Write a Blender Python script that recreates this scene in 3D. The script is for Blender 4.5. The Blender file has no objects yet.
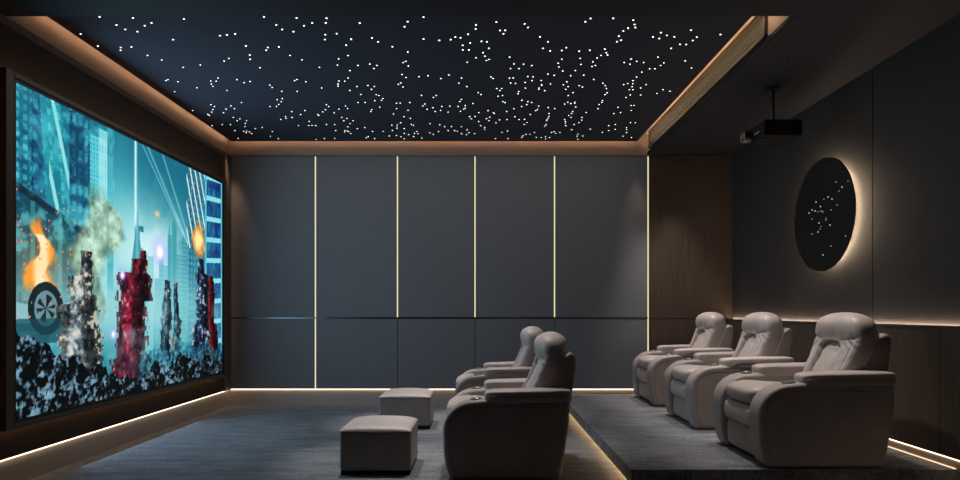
import bpy, bmesh, math, random
import numpy as np
from mathutils import Vector, Matrix
random.seed(4)
sc = bpy.context.scene
C = sc.collection
PI = math.pi

# ------------------------------------------------------------------ materials
def lin(c):
    return tuple(((v/255)/12.92 if v/255 <= .04045 else (((v/255)+.055)/1.055)**2.4) for v in c) + (1,)

def mat(name, rgb, rough=.6, metal=0, spec=.5, sheen=0):
    m = bpy.data.materials.new(name); m.use_nodes = True
    b = m.node_tree.nodes['Principled BSDF']
    b.inputs['Base Color'].default_value = lin(rgb)
    b.inputs['Roughness'].default_value = rough
    b.inputs['Metallic'].default_value = metal
    b.inputs['Specular IOR Level'].default_value = spec
    if sheen: b.inputs['Sheen Weight'].default_value = sheen
    return m

def tex(m, kind, scale, stretch=(1,1,1), detail=4, rough=.6, c0=None, c1=None, lo=.3, hi=.7, bump=0, dist=.01, distort=0, mixfac=None):
    """noise driven colour and/or bump on a material, in object space"""
    nt = m.node_tree; N = nt.nodes; L = nt.links
    b = N['Principled BSDF']
    tc = N.new('ShaderNodeTexCoord'); mp = N.new('ShaderNodeMapping')
    mp.inputs['Scale'].default_value = stretch
    L.new(tc.outputs['Object'], mp.inputs['Vector'])
    n = N.new('ShaderNodeTexNoise'); n.inputs['Scale'].default_value = scale
    n.inputs['Detail'].default_value = detail; n.inputs['Roughness'].default_value = rough
    n.inputs['Distortion'].default_value = distort
    L.new(mp.outputs[0], n.inputs['Vector'])
    if c0:
        r = N.new('ShaderNodeValToRGB')
        r.color_ramp.elements[0].position = lo; r.color_ramp.elements[0].color = lin(c0)
        r.color_ramp.elements[1].position = hi; r.color_ramp.elements[1].color = lin(c1)
        L.new(n.outputs['Fac'], r.inputs[0]); L.new(r.outputs[0], b.inputs['Base Color'])
    if bump:
        bp = N.new('ShaderNodeBump'); bp.inputs['Strength'].default_value = bump
        bp.inputs['Distance'].default_value = dist
        L.new(n.outputs['Fac'], bp.inputs['Height'])
        prev = b.inputs['Normal'].links[0].from_socket if b.inputs['Normal'].links else None
        if prev: L.new(prev, bp.inputs['Normal'])
        L.new(bp.outputs[0], b.inputs['Normal'])
    return m

def emit(name, rgb, strength, base=(60,56,50)):
    m = mat(name, base, .5)
    b = m.node_tree.nodes['Principled BSDF']
    b.inputs['Emission Color'].default_value = lin(rgb)
    b.inputs['Emission Strength'].default_value = strength
    return m

M = {}
M['ceiling'] = mat('ceiling paint', (44,43,49), .8)
M['starcloth'] = mat('star panel cloth', (66,67,76), .9, spec=.2)
M['wallfab'] = tex(mat('wall fabric', (112,114,118), .75, spec=.25), 'n', 9, (1,1,6), 6, .7, (110,111,114), (120,121,124), bump=.05, dist=.002)
M['seam'] = mat('seam metal', (120,125,132), .25, .9)
M['shadowgap'] = mat('wall behind panels', (24,24,26), .8)
M['charcoal'] = tex(mat('charcoal plaster', (66,61,59), .7, spec=.3), 'n', 5, (1,1,1), 5, .6, (64,60,58), (69,65,62))
def wood(name, a, b_, s=(9,9,.35)):
    m = mat(name, a, .5, spec=.35)
    return tex(m, 'n', 5, s, 7, .65, a, b_, .3, .7, bump=.12, dist=.002, distort=.4)
M['wood'] = wood('brown wood veneer', (62,51,43), (86,71,59))
M['wooddark'] = wood('dark wood veneer', (72,63,55), (94,83,73))
M['screenwall'] = tex(mat('dark screen wall cloth', (62,54,48), .85, spec=.2), 'n', 4, (1,1,1), 4)
M['plinth'] = mat('beige plinth', (170,155,143), .5)
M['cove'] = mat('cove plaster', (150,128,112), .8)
M['frame'] = mat('screen frame', (84,68,56), .45, .1)
M['lip'] = mat('screen lip', (20,16,14), .5)
M['leather'] = tex(mat('taupe leather', (158,146,140), .46, spec=.4), 'n', 7, (1,1,1), 3, .5, (164,153,149), (176,165,161), bump=.10, dist=.01)
tex(M['leather'], 'n', 260, (1,1,1), 2, .5, bump=.12, dist=.001)
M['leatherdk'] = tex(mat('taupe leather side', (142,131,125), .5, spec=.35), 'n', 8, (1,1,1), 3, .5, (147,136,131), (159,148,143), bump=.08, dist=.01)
M['stitch'] = mat('piping', (118,106,100), .6)
M['black'] = mat('black plastic', (14,14,15), .35)
M['projector'] = mat('projector shell', (9,9,10), .7, spec=.2)
M['blackmatte'] = mat('matt black', (10,10,11), .8)
M['disc'] = mat('disc black metal', (26,26,28), .45, .2)
M['chrome'] = mat('brushed steel', (150,148,145), .3, .9)
M['lens'] = mat('lens glass', (60,64,70), .05, .3)
M['louvre'] = mat('bronze louvre', (66,56,40), .55, .1)
M['led'] = emit('led warm white', (250,238,184), 1.0)
M['ledcove'] = emit('led cove amber', (255,208,168), 15)
M['ledcove_r'] = emit('led cove amber right', (255,216,176), 52)
M['ledplinth'] = emit('led plinth', (255,226,192), 3.4)
M['ledplinth_w'] = emit('led plinth dim', (255,214,165), 1.6)
M['leddisc'] = emit('led disc', (255,226,190), 46)
M['ledscreen'] = emit('led screen backlight', (255,196,140), 7)
M['ledvent'] = emit('led vent', (255,226,180), 1.3)
M['ledledge'] = emit('led ledge', (255,226,200), 34)
M['ledstep'] = emit('led step', (255,206,140), 18)
M['star'] = emit('fibre optic star', (255,252,246), 4.5)
M['discstar'] = emit('disc light point', (255,235,210), .8)
def carpet(name, a, b_):
    m = mat(name, a, .95, spec=.1, sheen=.1)
    nt = m.node_tree; N = nt.nodes; L = nt.links; b = N['Principled BSDF']
    tc = N.new('ShaderNodeTexCoord')
    def noise(scale, st, det, rg=.6):
        mp = N.new('ShaderNodeMapping'); mp.inputs['Scale'].default_value = st
        L.new(tc.outputs['Object'], mp.inputs['Vector'])
        n = N.new('ShaderNodeTexNoise'); n.inputs['Scale'].default_value = scale
        n.inputs['Detail'].default_value = det; n.inputs['Roughness'].default_value = rg
        L.new(mp.outputs[0], n.inputs['Vector']); return n
    big = noise(2.2, (1,4.2,1), 9, .82); fine = noise(48, (1,1.8,1), 5, .9)
    mx = N.new('ShaderNodeMath'); mx.operation = 'MULTIPLY_ADD'
    mx.inputs[1].default_value = .52
    L.new(big.outputs['Fac'], mx.inputs[0])
    m2 = N.new('ShaderNodeMath'); m2.operation = 'MULTIPLY'; m2.inputs[1].default_value = .78
    L.new(fine.outputs['Fac'], m2.inputs[0]); L.new(m2.outputs[0], mx.inputs[2])
    r = N.new('ShaderNodeValToRGB')
    r.color_ramp.elements[0].position = .50; r.color_ramp.elements[0].color = lin(a)
    r.color_ramp.elements[1].position = .80; r.color_ramp.elements[1].color = lin(b_)
    L.new(mx.outputs[0], r.inputs[0]); L.new(r.outputs[0], b.inputs['Base Color'])
    bp = N.new('ShaderNodeBump'); bp.inputs['Strength'].default_value = .5; bp.inputs['Distance'].default_value = .01
    L.new(mx.outputs[0], bp.inputs['Height']); L.new(bp.outputs[0], b.inputs['Normal'])
    return m
M['carpet'] = carpet('grey carpet', (34,36,41), (150,152,156))

# ------------------------------------------------------------------ mesh helpers
def link_mesh(name, me, m, parent=None, smooth=False, auto=None):
    o = bpy.data.objects.new(name, me); C.objects.link(o)
    if m: me.materials.append(m)
    if smooth:
        me.polygons.foreach_set('use_smooth', [True]*len(me.polygons))
    if parent: o.parent = parent
    return o

def bm_obj(name, bm, m, parent=None, smooth=False, bevel=0, seg=3, sub=0):
    bmesh.ops.recalc_face_normals(bm, faces=bm.faces)
    me = bpy.data.meshes.new(name); bm.to_mesh(me); bm.free()
    o = link_mesh(name, me, m, parent, smooth)
    if bevel:
        b = o.modifiers.new('bevel', 'BEVEL'); b.width = bevel; b.segments = seg; b.limit_method = 'ANGLE'
        b.angle_limit = math.radians(38); b.harden_normals = smooth
    if sub:
        s = o.modifiers.new('sub', 'SUBSURF'); s.levels = sub; s.render_levels = sub
    return o

def add_box(bm, x0,x1,y0,y1,z0,z1):
    v = [bm.verts.new((x,y,z)) for x in (x0,x1) for y in (y0,y1) for z in (z0,z1)]
    for f in ((0,1,3,2),(4,6,7,5),(0,4,5,1),(2,3,7,6),(0,2,6,4),(1,5,7,3)):
        bm.faces.new([v[i] for i in f])

def boxo(name, b, m, parent=None, bevel=0, seg=2):
    bm = bmesh.new(); add_box(bm, *b)
    return bm_obj(name, bm, m, parent, smooth=bool(bevel), bevel=bevel, seg=seg)

def prism(pts, y0, y1):
    """closed outline in x-z, extruded along y"""
    bm = bmesh.new()
    a = [bm.verts.new((p[0], y0, p[1])) for p in pts]
    b = [bm.verts.new((p[0], y1, p[1])) for p in pts]
    n = len(pts)
    bm.faces.new(a[::-1]); bm.faces.new(b)
    for i in range(n):
        bm.faces.new((a[i], a[(i+1)%n], b[(i+1)%n], b[i]))
    return bm

def tube_bm(path, r, closed=False, sides=8, bm=None):
    bm = bm or bmesh.new()
    P = [Vector(p) for p in path]; n = len(P); rings = []
    up = None
    for i in range(n):
        if closed: t = (P[(i+1)%n]-P[i-1]).normalized()
        else: t = (P[min(i+1,n-1)]-P[max(i-1,0)]).normalized()
        if up is None:
            up = Vector((0,0,1)) if abs(t.z) < .9 else Vector((0,1,0))
        s = t.cross(up).normalized(); up = s.cross(t).normalized()
        rr = r[i] if isinstance(r, (list,tuple)) else r
        rings.append([bm.verts.new(P[i] + rr*(math.cos(2*PI*k/sides)*s + math.sin(2*PI*k/sides)*up)) for k in range(sides)])
    m = n if closed else n-1
    for i in range(m):
        A = rings[i]; B = rings[(i+1)%n]
        for k in range(sides):
            bm.faces.new((A[k], A[(k+1)%sides], B[(k+1)%sides], B[k]))
    if not closed:
        bm.faces.new(rings[0][::-1]); bm.faces.new(rings[-1])
    return bm

def pillow_bm(c, h, e=(3,3,3), deform=None, nu=40, nv=26):
    """superellipsoid cushion: centre c, half sizes h, exponents e"""
    bm = bmesh.new()
    def sp(v, p): return math.copysign(abs(v)**(2/p), v)
    rows = []
    for j in range(nv+1):
        th = -PI/2 + PI*j/nv; row = []
        # poles on the y axis
        for i in range(nu):
            ph = 2*PI*i/nu
            x = sp(math.cos(th), e[1])*sp(math.cos(ph), e[0])
            z = sp(math.cos(th), e[1])*sp(math.sin(ph), e[2])
            y = sp(math.sin(th), e[1])
            row.append((x,y,z))
        rows.append(row)
    def tr(p):
        q = (p[0]*h[0], p[1]*h[1], p[2]*h[2])
        if deform: q = deform(p, q)
        return (c[0]+q[0], c[1]+q[1], c[2]+q[2])
    VR = []
    for j, row in enumerate(rows):
        if j in (0, nv): VR.append([bm.verts.new(tr(row[0]))])
        else: VR.append([bm.verts.new(tr(p)) for p in row])
    for j in range(nv):
        A, B = VR[j], VR[j+1]
        for i in range(nu):
            k = (i+1) % nu
            if j == 0: bm.faces.new((A[0], B[k], B[i]))
            elif j == nv-1: bm.faces.new((A[i], A[k], B[0]))
            else: bm.faces.new((A[i], A[k], B[k], B[i]))
    return bm

def cyl_bm(c, r, h, axis='z', n=32, bm=None):
    bm = bm or bmesh.new()
    R = {'z': Matrix(), 'x': Matrix.Rotation(PI/2, 4, 'Y'), 'y': Matrix.Rotation(PI/2, 4, 'X')}[axis]
    bmesh.ops.create_cone(bm, cap_ends=True, segments=n, radius1=r, radius2=r, depth=h, matrix=Matrix.Translation(c) @ R)
    return bm

def tag(o, label, cat, group=None):
    o['label'] = label; o['category'] = cat
    if group: o['group'] = group
    return o
def thing(name, label, cat, loc=(0,0,0), rz=0, group=None):
    o = bpy.data.objects.new(name, None); C.objects.link(o)
    o.location = loc; o.rotation_euler = (0,0,rz); o.empty_display_size = .1
    return tag(o, label, cat, group)
def struct(o, label=None):
    o['kind'] = 'structure'
    if label: o['label'] = label
    return o
def copy_tree(o, parent=None):
    c = o.copy(); C.objects.link(c)
    if parent: c.parent = parent
    for ch in [k for k in bpy.data.objects if k.parent == o]:
        copy_tree(ch, c)
    return c

# ------------------------------------------------------------------ room
XL, XR, YB, YN = -3.23, 3.204, 8.17, -1.6
ZC, ZT = 3.185, 3.85
PT = .14                      # platform top
T0, TXR = 4.31, 2.13          # tray near edge, tray right face
struct(boxo('floor', (XL-.2, XR+.2, YN-.2, YB+.2, -.1, 0), M['carpet']))
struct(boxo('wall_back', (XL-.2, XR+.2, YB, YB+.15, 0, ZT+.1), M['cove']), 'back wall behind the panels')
struct(boxo('wall_left', (XL-.2, XL, YN, YB, 0, ZT+.1), M['cove']))
struct(boxo('wall_right', (XR, XR+.15, YN, YB, 0, ZC+.1), M['shadowgap']))
struct(boxo('wall_front', (XL-.2, XR+.2, YN-.15, YN, 0, ZC+.1), M['charcoal']))
bm = bmesh.new()
add_box(bm, XL, XR+.15, YN, T0, ZC, ZT)               # lowered band over the camera side
add_box(bm, TXR, XR+.15, T0, YB, ZC, ZT)              # lowered band over the recliner platform
add_box(bm, XL-.2, XR+.15, YN, YB+.15, ZT, ZT+.1)
struct(bm_obj('ceiling', bm, M['ceiling']))

# tray light: glowing strips lying on the star panel's edge
SP = (-3.15, 1.967, T0-.0+.02, 8.07)
sp = thing('star_ceiling_panel', 'large dark navy ceiling panel scattered with tiny white fibre-optic star lights', 'ceiling panel', (0,0,3.34))
boxo('panel', (SP[0], SP[1], SP[2], SP[3], 0, .03), M['starcloth'], sp)
STARS = [(-2.773, 4.653), (-1.578, 4.653), (-0.418, 4.657), (-2.540, 4.670), (-1.345, 4.670), (-1.128, 4.674), (0.966, 4.676), (0.801, 4.678), (-2.176, 4.688), (1.120, 4.705), (-0.542, 4.729), (0.772, 4.731), (0.114, 4.737), (-1.152, 4.749), (-2.446, 4.751), (-1.253, 4.751), (-0.900, 4.753), (0.325, 4.766), (1.146, 4.776), (-2.725, 4.785), (-1.530, 4.785), (-0.038, 4.785), (-2.521, 4.797), (-1.327, 4.797), (-0.575, 4.814), (0.354, 4.827), (1.164, 4.827), (1.112, 4.837), (-0.040, 4.850), (-2.702, 4.861), (-1.510, 4.861), (1.599, 4.874), (0.184, 4.876), (0.145, 4.878), (1.088, 4.889), (-2.629, 4.898), (-1.435, 4.898), (1.382, 4.916), (-1.113, 4.935), (0.173, 4.935), (-1.897, 4.938), (-3.090, 4.940), (-0.100, 4.944), (1.852, 4.949), (-1.204, 4.951), (-1.967, 4.956), (1.443, 4.965), (-2.027, 4.969), (1.072, 4.978), (0.460, 4.992), (1.508, 4.992), (1.342, 4.994), (-0.200, 4.996), (1.685, 4.999), (-0.160, 5.008), (-0.854, 5.012), (1.399, 5.021), (-0.452, 5.033), (-1.022, 5.035), (-2.426, 5.042), (-1.230, 5.042), (-0.239, 5.042), (1.106, 5.054), (-0.329, 5.056), (1.674, 5.059), (0.004, 5.075), (1.080, 5.082), (-0.817, 5.084), (0.047, 5.084), (0.533, 5.084), (-0.086, 5.106), (1.596, 5.132), (1.645, 5.134), (-1.084, 5.149), (-0.147, 5.151), (-3.091, 5.163), (-1.897, 5.163), (-0.717, 5.178), (-2.831, 5.183), (-1.637, 5.183), (-2.923, 5.193), (-1.729, 5.193), (0.693, 5.198), (0.064, 5.210), (0.506, 5.210), (1.548, 5.210), (1.012, 5.227), (-0.149, 5.240), (-0.099, 5.242), (-2.956, 5.248), (-1.761, 5.248), (0.892, 5.248), (0.663, 5.253), (0.569, 5.263), (0.808, 5.268), (-0.604, 5.283), (0.017, 5.296), (1.038, 5.298), (-1.931, 5.347), (1.057, 5.347), (-2.792, 5.358), (-1.599, 5.358), (1.005, 5.358), (-1.113, 5.360), (0.033, 5.374), (0.241, 5.392), (1.491, 5.392), (-0.043, 5.408), (0.981, 5.411), (-2.137, 5.421), (0.841, 5.421), (-1.208, 5.432), (1.274, 5.435), (-1.962, 5.438), (0.686, 5.438), (0.067, 5.443), (-2.721, 5.454), (-1.526, 5.454), (0.046, 5.465), (1.746, 5.473), (-2.199, 5.478), (-0.644, 5.484), (1.335, 5.487), (0.962, 5.498), (-0.118, 5.506), (-0.670, 5.511), (1.234, 5.511), (1.400, 5.511), (1.576, 5.517), (0.667, 5.525), (0.286, 5.542), (-0.963, 5.545), (1.291, 5.545), (0.369, 5.548), (0.867, 5.553), (-2.441, 5.567), (-1.249, 5.567), (-1.072, 5.576), (-0.907, 5.576), (0.996, 5.576), (1.565, 5.576), (0.443, 5.579), (-0.635, 5.590), (0.972, 5.602), (0.683, 5.610), (-2.615, 5.619), (-1.419, 5.619), (-1.944, 5.630), (1.854, 5.636), (-0.945, 5.648), (0.261, 5.648), (0.335, 5.648), (1.489, 5.654), (1.536, 5.654), (0.839, 5.692), (-1.166, 5.695), (0.729, 5.707), (1.440, 5.731), (0.605, 5.780), (-0.714, 5.791), (-0.291, 5.802), (0.932, 5.802), (0.664, 5.810), (-0.482, 5.821), (0.816, 5.821), (-0.565, 5.843), (0.427, 5.843), (0.090, 5.847), (0.475, 5.847), (1.424, 5.854), (-0.687, 5.862), (-2.415, 5.877), (-1.221, 5.877), (-0.179, 5.877), (0.261, 5.877), (0.295, 5.877), (0.111, 5.888), (-0.369, 5.892), (-1.700, 5.915), (1.043, 5.915), (-2.894, 5.916), (-2.259, 5.923), (0.559, 5.938), (-2.924, 5.942), (-1.730, 5.942), (0.473, 5.942), (1.411, 5.942), (-2.514, 5.954), (-1.321, 5.954), (-2.465, 5.958), (-1.268, 5.958), (-2.153, 5.965), (-2.828, 5.972), (-1.636, 5.973), (0.803, 5.977), (0.412, 5.989), (-2.218, 5.993), (-0.753, 6.005), (0.279, 6.005), (-0.207, 6.009), (1.145, 6.009), (0.324, 6.016), (1.380, 6.020), (1.428, 6.024), (-2.542, 6.032), (-1.348, 6.032), (0.655, 6.032), (-0.780, 6.040), (0.573, 6.044), (1.348, 6.048), (1.560, 6.048), (0.779, 6.052), (-1.999, 6.060), (-1.073, 6.073), (0.576, 6.073), (1.179, 6.073), (0.933, 6.077), (-1.359, 6.089), (-2.555, 6.097), (-1.182, 6.097), (-1.016, 6.097), (-0.135, 6.101), (0.831, 6.101), (1.440, 6.101), (-0.745, 6.113), (0.970, 6.113), (-1.998, 6.126), (-2.723, 6.136), (-1.528, 6.138), (0.556, 6.138), (1.531, 6.138), (0.427, 6.142), (0.152, 6.154), (0.200, 6.154), (1.206, 6.154), (-1.056, 6.175), (0.558, 6.175), (0.819, 6.175), (1.434, 6.188), (1.469, 6.188), (1.760, 6.188), (-1.272, 6.209), (-2.467, 6.213), (0.183, 6.213), (0.620, 6.217), (1.839, 6.230), (-1.941, 6.234), (-1.791, 6.234), (0.369, 6.239), (-2.987, 6.242), (-0.027, 6.269), (0.901, 6.269), (1.236, 6.277), (1.731, 6.295), (0.364, 6.303), (-1.187, 6.325), (-1.035, 6.325), (-0.000, 6.325), (1.226, 6.329), (1.581, 6.338), (1.478, 6.338), (-0.590, 6.347), (-1.014, 6.356), (-0.444, 6.356), (0.214, 6.356), (0.867, 6.356), (0.169, 6.374), (-0.477, 6.414), (1.454, 6.414), (-0.987, 6.441), (-2.001, 6.446), (-0.199, 6.473), (-2.064, 6.482), (0.415, 6.496), (-1.011, 6.505), (-1.079, 6.505), (1.235, 6.505), (-0.216, 6.538), (0.224, 6.538), (0.479, 6.538), (-2.042, 6.543), (0.890, 6.557), (0.961, 6.557), (1.240, 6.562), (-2.458, 6.566), (-1.262, 6.566), (-1.188, 6.566), (-0.731, 6.566), (0.521, 6.566), (0.247, 6.571), (-0.832, 6.585), (-0.869, 6.590), (0.966, 6.595), (-0.082, 6.600), (0.927, 6.600), (-0.579, 6.614), (0.864, 6.614), (-2.094, 6.628), (1.224, 6.628), (-2.799, 6.633), (-1.602, 6.633), (0.475, 6.633), (1.562, 6.662), (1.593, 6.662), (-0.164, 6.667), (-2.609, 6.677), (-1.412, 6.677), (-0.606, 6.677), (-0.326, 6.682), (0.602, 6.682), (-2.791, 6.696), (-2.139, 6.696), (-2.208, 6.696), (-1.594, 6.696), (-0.410, 6.696), (-0.240, 6.696), (0.425, 6.696), (0.994, 6.711), (-1.062, 6.716), (1.438, 6.721), (0.706, 6.731), (-0.506, 6.736), (-0.166, 6.751), (-1.409, 6.761), (-2.607, 6.766), (-0.891, 6.766), (0.348, 6.766), (0.780, 6.766), (1.237, 6.766), (-2.701, 6.781), (-1.506, 6.781), (-0.183, 6.781), (-0.571, 6.786), (-2.847, 6.796), (0.600, 6.796), (-1.654, 6.801), (-1.162, 6.801), (-0.777, 6.822), (-0.430, 6.822), (-1.879, 6.827), (-3.074, 6.827), (0.074, 6.832), (0.585, 6.832), (1.605, 6.832), (-0.219, 6.857), (-1.182, 6.863), (-0.491, 6.863), (0.276, 6.863), (0.983, 6.863), (-2.031, 6.868), (-1.700, 6.878), (-2.895, 6.883), (-0.354, 6.883), (-0.023, 6.899), (1.135, 6.899), (1.504, 6.899), (0.133, 6.904), (-2.781, 6.909), (-1.584, 6.909), (0.737, 6.930), (0.981, 6.930), (0.144, 6.936), (1.439, 6.936), (-0.949, 6.946), (-2.973, 6.967), (-1.962, 6.967), (-1.779, 6.967), (0.537, 6.967), (-2.971, 6.999), (-1.774, 6.999), (0.960, 6.999), (0.749, 7.032), (-2.150, 7.043), (-0.848, 7.043), (-0.064, 7.043), (0.374, 7.043), (-0.124, 7.048), (0.097, 7.059), (-2.736, 7.070), (-1.538, 7.070), (0.994, 7.070), (-2.089, 7.075), (1.116, 7.075), (0.743, 7.097), (-2.167, 7.109), (-0.784, 7.109), (0.061, 7.114), (-2.683, 7.120), (-1.491, 7.120), (-0.109, 7.125), (0.485, 7.142), (0.935, 7.148), (-2.238, 7.153), (0.291, 7.153), (0.425, 7.153), (0.737, 7.153), (0.209, 7.164), (1.130, 7.176), (-2.740, 7.193), (-2.635, 7.193), (-1.543, 7.193), (-1.438, 7.193), (0.090, 7.193), (0.738, 7.193), (-1.939, 7.227), (-0.025, 7.227), (0.952, 7.227), (0.522, 7.267), (1.112, 7.267), (1.698, 7.267), (1.753, 7.267), (-0.912, 7.279), (0.170, 7.279), (0.960, 7.284), (-2.689, 7.302), (-1.495, 7.308), (-0.583, 7.308), (-0.798, 7.331), (-2.969, 7.343), (-2.876, 7.343), (-1.773, 7.343), (-1.679, 7.343), (0.495, 7.343), (1.067, 7.343), (1.540, 7.343), (-0.964, 7.349), (0.747, 7.349), (-0.474, 7.355), (-1.025, 7.367), (-1.947, 7.373), (-0.779, 7.373), (-3.104, 7.385), (-1.988, 7.385), (-1.906, 7.385), (-2.106, 7.385), (-0.004, 7.385), (0.978, 7.385), (1.475, 7.385), (0.737, 7.409), (-0.343, 7.421), (-2.738, 7.427), (-0.420, 7.427), (-1.545, 7.433), (-0.975, 7.433), (-0.227, 7.433), (-2.552, 7.463), (-1.355, 7.463), (0.045, 7.463), (1.698, 7.469), (-0.983, 7.494), (-2.646, 7.506), (-1.449, 7.506), (-0.902, 7.506), (1.285, 7.531), (0.044, 7.537), (1.582, 7.543), (1.717, 7.543), (1.071, 7.550), (-0.165, 7.556), (-2.918, 7.587), (-1.722, 7.587), (-1.051, 7.587), (-0.390, 7.587), (-0.313, 7.587), (1.514, 7.587), (-1.614, 7.594), (-2.783, 7.600), (-1.589, 7.600), (0.315, 7.606), (-2.823, 7.613), (-1.164, 7.619), (-0.281, 7.619), (-1.292, 7.625), (-0.763, 7.625), (-2.489, 7.632), (-1.579, 7.632), (-0.507, 7.632), (0.872, 7.632), (-2.768, 7.645), (-1.629, 7.645), (1.455, 7.664), (-0.144, 7.670), (0.252, 7.670), (0.641, 7.670), (0.846, 7.670), (0.947, 7.670), (1.746, 7.670), (-2.818, 7.677), (-0.615, 7.683), (-0.802, 7.709), (-2.765, 7.716), (-1.570, 7.716), (-0.924, 7.716), (-0.761, 7.716), (-0.078, 7.716), (0.900, 7.716), (-0.236, 7.729), (1.173, 7.735), (0.544, 7.748), (0.593, 7.748), (-0.877, 7.755), (-0.578, 7.755), (-0.177, 7.762), (-1.031, 7.801), (0.514, 7.815), (-1.120, 7.821), (1.176, 7.828), (1.246, 7.828), (1.736, 7.828), (-2.578, 7.835), (-1.383, 7.848), (-0.825, 7.848), (0.790, 7.848), (-0.984, 7.855), (0.505, 7.882), (0.682, 7.896), (0.847, 7.896), (1.856, 7.896), (0.744, 7.903), (-1.418, 7.910), (-0.733, 7.916), (-3.008, 7.930), (-1.811, 7.930), (-2.514, 7.937), (-1.941, 7.937), (-1.319, 7.937), (0.179, 7.937), (0.334, 7.937), (-0.954, 7.951), (0.802, 7.951), (1.207, 7.972), (-2.056, 7.979)]

sm = None
def star_bm(x, y, bm=None, s=1.0):
    bm = bm or bmesh.new()
    a = bmesh.ops.create_icosphere(bm, subdivisions=1, radius=.0056*s, matrix=Matrix.Translation((x,y,0)) @ Matrix.Diagonal((1.15,.9,.55,1)))
    return bm
st_me = bpy.data.meshes.new('star_light'); b_ = star_bm(0,0); b_.to_mesh(st_me); b_.free(); st_me.materials.append(M['star'])
rest = bmesh.new()
for i, (x, y) in enumerate(STARS):
    if i < 100:
        o = bpy.data.objects.new('star_light', st_me); C.objects.link(o); o.parent = sp; o.location = (x, y, -.002)
    else:
        star_bm(x, y, rest)
o = bm_obj('star_lights', rest, M['star'], sp); o['kind'] = 'stuff'

for nm, b, m, lb in (
    ('cove_light_strip', (-3.15, -3.13, T0+.05, 8.07, 3.375, 3.385), M['ledcove'], 'amber light strip hidden above the star panel along the screen side'),
    ('cove_light_strip', (-3.13, 1.95, 8.045, 8.065, 3.375, 3.385), M['ledcove'], 'amber light strip hidden above the star panel along the back wall'),
    ('cove_light_strip', (1.94, 1.96, T0+.05, 8.04, 3.375, 3.385), M['ledcove_r'], 'bright amber light strip glowing above the star panel beside the air vent')):
    o = boxo(nm, b, m); tag(o, lb, 'light strip', 'hidden cove lights round the star ceiling')
struct(boxo('trim_1', (TXR-.004, TXR+.001, T0, YB, ZC-.002, ZC+.006), M['seam']), 'thin metal edge under the vent')
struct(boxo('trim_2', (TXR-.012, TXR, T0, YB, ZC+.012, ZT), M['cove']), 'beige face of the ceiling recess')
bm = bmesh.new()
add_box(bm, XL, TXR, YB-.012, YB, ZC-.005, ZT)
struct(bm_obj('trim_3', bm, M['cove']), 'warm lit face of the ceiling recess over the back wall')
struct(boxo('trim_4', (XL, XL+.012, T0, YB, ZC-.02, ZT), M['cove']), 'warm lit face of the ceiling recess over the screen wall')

# air vent on the recess face
V0, V1 = 5.13, 7.97
av = thing('air_vent', 'long bronze linear grille set in the ceiling recess beside the dark soffit', 'air vent', (TXR-.02, 0, 0))
boxo('backing', (-.004, .008, V0-.4, V1, 3.235, 3.435), M['blackmatte'], av)
struct(boxo('trim_14', (TXR-.016, TXR-.012, T0, 8.15, 3.186, 3.222), M['blackmatte']), 'dark strip under the air vent')
bm = bmesh.new()
for z0, z1 in ((3.225,3.243),(3.434,3.446)): add_box(bm, -.022, 0, V0-.41, V1+.01, z0, z1)
for y in (V0-.41, V1): add_box(bm, -.022, 0, y, y+.02, 3.225, 3.446)
bm_obj('frame', bm, M['louvre'], av)
bm = bmesh.new()
for k in range(7):
    z = 3.256 + k*.0262; add_box(bm, -.014, -.006, V0-.4, V1, z, z+.010)
bm_obj('louvre', bm, M['louvre'], av)

tag(boxo('vent_light_strip', (TXR-.018, TXR-.012, T0+.02, 8.13, 3.449, 3.456), M['ledvent']), 'thin pale glowing line running just above the long air vent', 'light strip')
# ------------------------------------------------------------------ back wall panels
XS = [-3.18, -2.105, -1.062, -.076, .935, 2.124, 3.204]
YP = 8.135
names = ['left-hand corner by the screen', 'second from the screen corner', 'third from the screen corner', 'fourth from the screen corner', 'fifth from the screen corner', None]
for i in range(5):
    g = .011 if i in (0,) else .011
    for (z0, z1, w) in ((.215, 1.100, 'low'), (1.122, 3.165, 'tall')):
        lg = .007 if (w == 'tall' or i in (0,1)) else .003
        rg = .007 if (w == 'tall' or i in (0,4)) else .003
        if i == 0: lg = 0
        o = boxo('wall_panel', (XS[i]+lg, XS[i+1]-rg, YP, YB-.005, z0, z1), M['wallfab'], bevel=.003, seg=1)
        tag(o, '%s grey-blue fabric wall panel, %s' % (('tall upper' if w == 'tall' else 'low lower'), names[i]), 'wall panel', 'grey fabric panels on the back wall')
for (z0, z1, w) in ((PT+.075, 1.100, 'low'), (1.108, 3.165, 'tall')):
    o = boxo('wood_panel', (XS[5]+.012, XS[6]-.002, YP, YB-.005, z0, z1), M['wood'])
    tag(o, '%s brown wood veneer panel at the right end of the back wall' % ('upper' if w == 'tall' else 'lower'), 'wall panel')
# screen corner strip
struct(boxo('trim_5', (XL, XS[0]-.004, YP-.01, YB, .2, 3.17), M['wood']), 'narrow brown wood strip in the corner beside the screen')
# vertical light strips
vs = [(XS[1], .215, 'full-height'), (XS[2], 1.122, 'upper'), (XS[3], 1.122, 'upper'), (XS[4], 1.122, 'upper'), (XS[5], .215, 'full-height')]
wh = ['nearest the screen', 'second from the screen', 'third from the screen', 'fourth from the screen', 'beside the brown wood panel']
for (x, z0, w), wt in zip(vs, wh):
    o = boxo('vertical_light_strip', (x-.0065, x+.0065, YP-.001, YP+.02, z0, 3.165), M['led'])
    tag(o, '%s thin glowing vertical strip between wall panels, %s' % (w, wt), 'light strip', 'vertical light strips in the back wall')
struct(boxo('trim_6', (XS[0], XS[5], YP-.003, YB-.01, 1.102, 1.120), M['seam']), 'polished metal strip across the fabric panels')
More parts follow.
